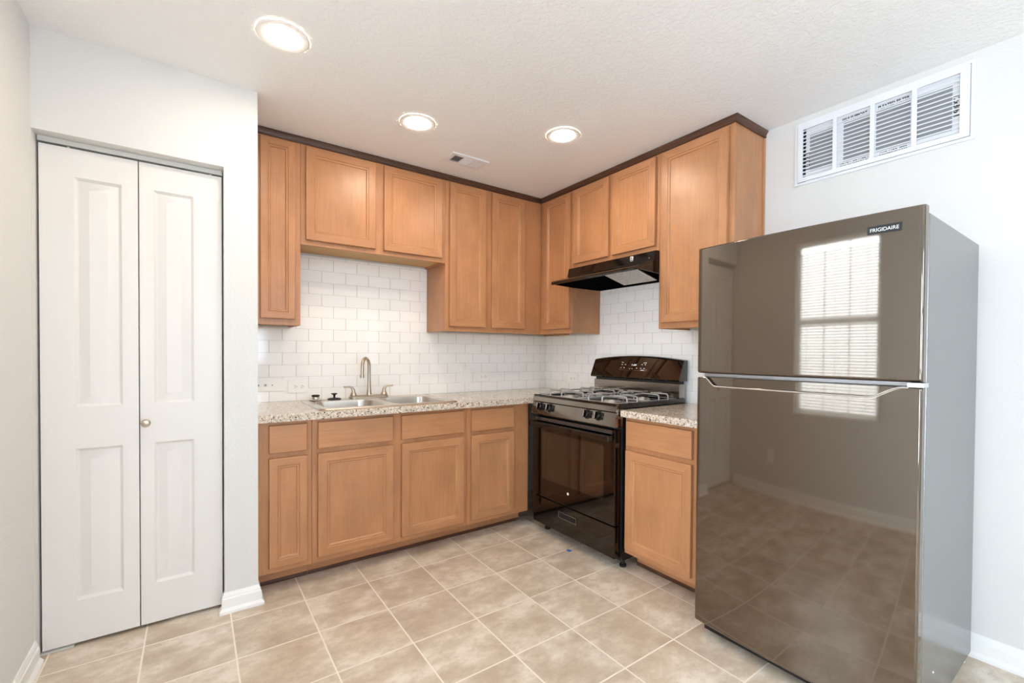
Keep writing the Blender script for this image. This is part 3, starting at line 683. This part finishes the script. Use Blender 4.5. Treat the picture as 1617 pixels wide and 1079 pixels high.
# ------------------------------------------------------------------ refrigerator
def fridge():
    u0, u1 = 1.9985, 2.7365; uc, hw = (u0+u1)/2, (u1-u0)/2
    r = thing('refrigerator', 'black two door top freezer refrigerator against the right wall', 'refrigerator', FB(uc, .4, 0))
    m = MB(); m.box(u0+.003, u1-.003, .045, .735, .030, 1.652, .004, fr=FB); obj('body', m, fridge_side, r)
    m = MB(); m.box(u0+.02, u1-.02, .735, .758, .06, 1.64, fr=FB); obj('door_gasket', m, black_satin, r)
    m = MB(); m.box(u0+.02, u1-.02, .700, .752, .012, .052, .003, fr=FB); obj('base_grille', m, black_satin, r)
    for uu in (u0+.03, u1-.03):
        for ww in (.715, .09):
            m = MB(); m.lathe([(.018, 0), (.018, .012), (.008, .014), (.008, .034)], FB(uu, ww, 0), n=14); obj('foot', m, white_metal, r)
    R = .007
    def front(u):
        t = (u-uc)/hw; s = .796 + .0155*(1-t*t)
        d = hw-abs(u-uc)
        if d < R: s -= R-math.sqrt(max(R*R-(R-d)**2, 0))
        return s
    us = [u0+R*(1-math.cos(PI/2*k/6)) for k in range(6)] + [u0+R+(u1-u0-2*R)*k/60 for k in range(61)] + [u1-R*(1-math.cos(PI/2*k/6)) for k in range(5, -1, -1)]
    def door(name, zb, zt, mt=fridge_gloss):
        m = MB(); rings = []
        for u in us:
            a, b = zb(u), zt(u); f = front(u)
            rings.append([FB(u, .7585, a), FB(u, f-.012, a), FB(u, f-.004, a+.003), FB(u, f, a+.010), FB(u, f, b-.006), FB(u, f-.002, b-.001), FB(u, f-.006, b), FB(u, .7585, b)])
        m.loft(rings, cap0=True, cap1=True); return obj(name, m, mt, r, sharp=.9)
    sm = lambda x: max(0, min(1, x))**2*(3-2*max(0, min(1, x)))
    def scoop(u): return .036*sm((u-u0-.035)/.05)*sm((u1-.045-u)/.09)
    fz = door('freezer_door', lambda u: 1.132, lambda u: 1.6665)
    fd = door('fridge_door', lambda u: .056, lambda u: 1.114-scoop(u))
    # grip strip under the freezer door, chrome line on the scoop, dark pocket behind it
    m = MB(); m.loft([[FB(u, .760, 1.1165), FB(u, front(u)-.012, 1.1165), FB(u, front(u)-.008, 1.120), FB(u, front(u)-.007, 1.1315), FB(u, .760, 1.1315)] for u in us[8:-8]], cap0=True, cap1=True)
    obj('grip_strip', m, fridge_trim, fz)
    m = MB(); sel = [u for u in us if u0+.03 < u < u1-.03]
    m.tube([FB(u, front(u)-.001, 1.1145-scoop(u)) for u in sel], .0032, 8); obj('handle_edge', m, chrome, fd)
    m = MB(); sp = [u for u in us if scoop(u) > .0005]; m.loft([[FB(u, front(u)-.0125, 1.1145-scoop(u)-.004), FB(u, front(u)-.0125, 1.1155), FB(u, .760, 1.1155), FB(u, .760, 1.1145-scoop(u)-.004)] for u in sp], cap0=True, cap1=True); obj('handle_pocket', m, fridge_gloss, fd)
    m = MB(); m.box(u1-.035, u1+.004, .745, .800, 1.1155, 1.1305, .002, fr=FB); hg = obj('hinge', m, chrome, r)
    m = MB(); m.lathe([(.006, 0), (.006, .016)], FB(u1-.012, .79, 1.1152), n=12); obj('hinge_pin', m, black_satin, hg)
    m = MB(); m.lathe([(.0035, 0), (.003, .002)], FB(u1-.003, .60, .175), (0, -1, 0), 12); obj('screw', m, white_metal, r)
    # name plate
    ua, ub = 2.598, 2.684; fa, fb_ = front(ua), front(ub)
    m = MB(); pl = lambda d: [FB(ua, fa+d, 1.598), FB(ub, fb_+d, 1.598), FB(ub, fb_+d, 1.624), FB(ua, fa+d, 1.624)]
    m.loft([pl(.0), pl(.002)], cap0=True, cap1=True); npl = obj('name_plate', m, black_satin, fz)
    Xd = (Vector(FB(ub, fb_, 0))-Vector(FB(ua, fa, 0))).normalized()
    text_mesh('lettering', 'FRIGIDAIRE', .0155, Vector(FB((ua+ub)/2, (fa+fb_)/2+.0024, 1.610)), Xd, (0, 0, 1), lens_white, npl, squash=.92)
fridge()

# ------------------------------------------------------------------ return air grille and filter in the right wall
def grille():
    a0, a1, z0, z1 = 2.044, 2.708, 2.090, 2.408
    r = thing('return_air_grille', 'white four section return air grille high on the right wall', 'air grille', FB((a0+a1)/2, .0, z0))
    f3 = lambda a, b, h: FB(a, h, b)
    m = MB(); m.prism(RECT(a0, a1, z0, z1), .0005, .008, f3, [RECT(a0+.012, a1-.012, z0+.012, z1-.012)])
    obj('outer_frame', m, white_metal, r)
    m = MB(); m.box(a0+.0125, 2.092, .0004, .0010, z0+.0125, z1-.0125, fr=FB); obj('duct_opening', m, dark_gap, r)
    cells = [(2.081, 2.214), (2.230, 2.363), (2.380, 2.512), (2.529, 2.664)]
    m = MB(); m.prism(RECT(a0+.0145, a1-.0145, z0+.0145, z1-.0145), .006, .013, f3, [RECT(u, v, 2.126, 2.371) for u, v in cells]); obj('door_frame', m, white_metal, r)
    for u, v in cells:
        m = MB(); n = 13
        for k in range(n):
            z = 2.134+k*(2.363-2.134)/(n-1)
            q = [(.0110, z-.0042), (.0120, z-.0032), (.0060, z+.0042), (.0050, z+.0034)]
            m.loft([[FB(uu, w, zz) for w, zz in q] for uu in (u-.001, v+.001)], cap0=True, cap1=True)
        obj('louvers', m, white_metal, r)
    t = thing('air_filter', 'pleated air filter with printed cardboard frame behind the return grille', 'filter', FB((a0+a1)/2, .003, z0+.02))
    m = MB(); ou = RECT(2.093, a1-.014, z0+.014, z1-.014)
    wins = [(2.110, 2.205), (2.256, 2.372), (2.372, 2.372)]
    holes = [RECT(2.110, 2.222, 2.150, 2.335), RECT(2.256, 2.366, 2.150, 2.335), RECT(2.384, 2.506, 2.150, 2.335), RECT(2.524, 2.640, 2.150, 2.335)]
    m.prism(ou, .0012, .0022, f3, holes); obj('cardboard_frame', m, filter_board, t)
    m = MB(); m.box(2.094, a1-.016, .0004, .0009, z0+.016, z1-.016, fr=FB); obj('pleated_media', m, filter_mesh, t)
    X, Y = Vector((0, -1, 0)), Vector((0, 0, 1)); wq = .0024
    text_mesh('print', 'SELF SUPPORT', .021, FB(2.300, wq, 2.349), X, Y, ink, t, squash=.74, bold=.0007)
    text_mesh('print', 'PLEATED FILTER', .021, FB(2.446, wq, 2.349), X, Y, ink, t, squash=.74, bold=.0007)
    text_mesh('print', 'SELF SUPPORT', .021, FB(2.446, wq, 2.136), -X, -Y, ink, t, squash=.74, bold=.0007)
    text_mesh('print', 'PLEATED FILTER', .021, FB(2.300, wq, 2.136), -X, -Y, ink, t, squash=.74, bold=.0007)
    text_mesh('print', '12x30x1', .027, FB(2.652, wq, 2.245), -Y, X, ink, t, bold=.0008)
    text_mesh('print', '12x30x1', .027, FB(2.1015, wq, 2.205), Y, -X, ink, t, bold=.0008)
grille()

# ------------------------------------------------------------------ ceiling: register and recessed lights
def register():
    x0, x1, y0, y1 = -1.282, -1.024, -.662, -.518
    r = thing('ceiling_register', 'small white three way air register in the ceiling above the corner', 'vent', ((x0+x1)/2, (y0+y1)/2, CEIL-.012))
    xs = [(x0+.028, x0+.092), (x0+.100, x1-.100), (x1-.092, x1-.028)]; ya, yb = y0+.028, y1-.028
    m = MB(); m.prism(RECT(x0, x1, y0, y1), CEIL-.0085, CEIL-.0005, lambda a, b, h: (a, b, h), [RECT(a, b, ya, yb) for a, b in xs]); obj('frame', m, white_metal, r)
    m = MB(); m.box(x0+.02, x1-.02, y0+.02, y1-.02, CEIL-.0012, CEIL-.0006); obj('duct_opening', m, slot_dark, r)
    for i, (a, b) in enumerate(xs):
        m = MB(); n = 6 if i != 1 else 7
        for k in range(n):
            if i == 1:
                y = ya+(yb-ya)*(k+.5)/n
                m.loft([[(x, y-.005, CEIL-.0030), (x, y-.0042, CEIL-.0022), (x, y+.005, CEIL-.0095), (x, y+.0042, CEIL-.0103)] for x in (a, b)], cap0=True, cap1=True)
            else:
                s = 1 if i == 0 else -1; x = a+(b-a)*(k+.5)/n
                m.loft([[(x-s*.004, y, CEIL-.0102), (x-s*.0034, y, CEIL-.0110), (x+s*.004, y, CEIL-.0028), (x+s*.0034, y, CEIL-.0020)] for y in (ya, yb)], cap0=True, cap1=True)
        obj('louver_bank', m, white_metal, r)
register()
def downlight():
    r = thing('recessed_light', '', 'ceiling light', (0, 0, CEIL), 'recessed ceiling lights')
    r.location = (0, 0, 0)
    m = MB(); m.lathe([(.0955, -.0005), (.0955, -.004), (.090, -.007), (.074, -.006), (.068, -.003)], (0, 0, 0), n=40, cap=False); obj('trim_ring', m, white_trim, r)
    m = MB(); m.lathe([(.0690, -.0032), (.060, -.0045), (.0, -.006)], (0, 0, 0), n=40, cap=False); obj('diffuser', m, diffuser_mat, r)
    return r
dl = downlight()
for i, (x, y, lab) in enumerate(((-2.290, -1.165, 'large round recessed light nearest the camera, in front of the closet wall'), (-1.597, -.853, 'round recessed light in front of the sink cabinet, beside the ceiling register'), (-.876, -1.205, 'round recessed light nearest the range hood'))):
    o = dl if i == 0 else copy_tree(dl); o.location = (x, y, CEIL); o['label'] = lab
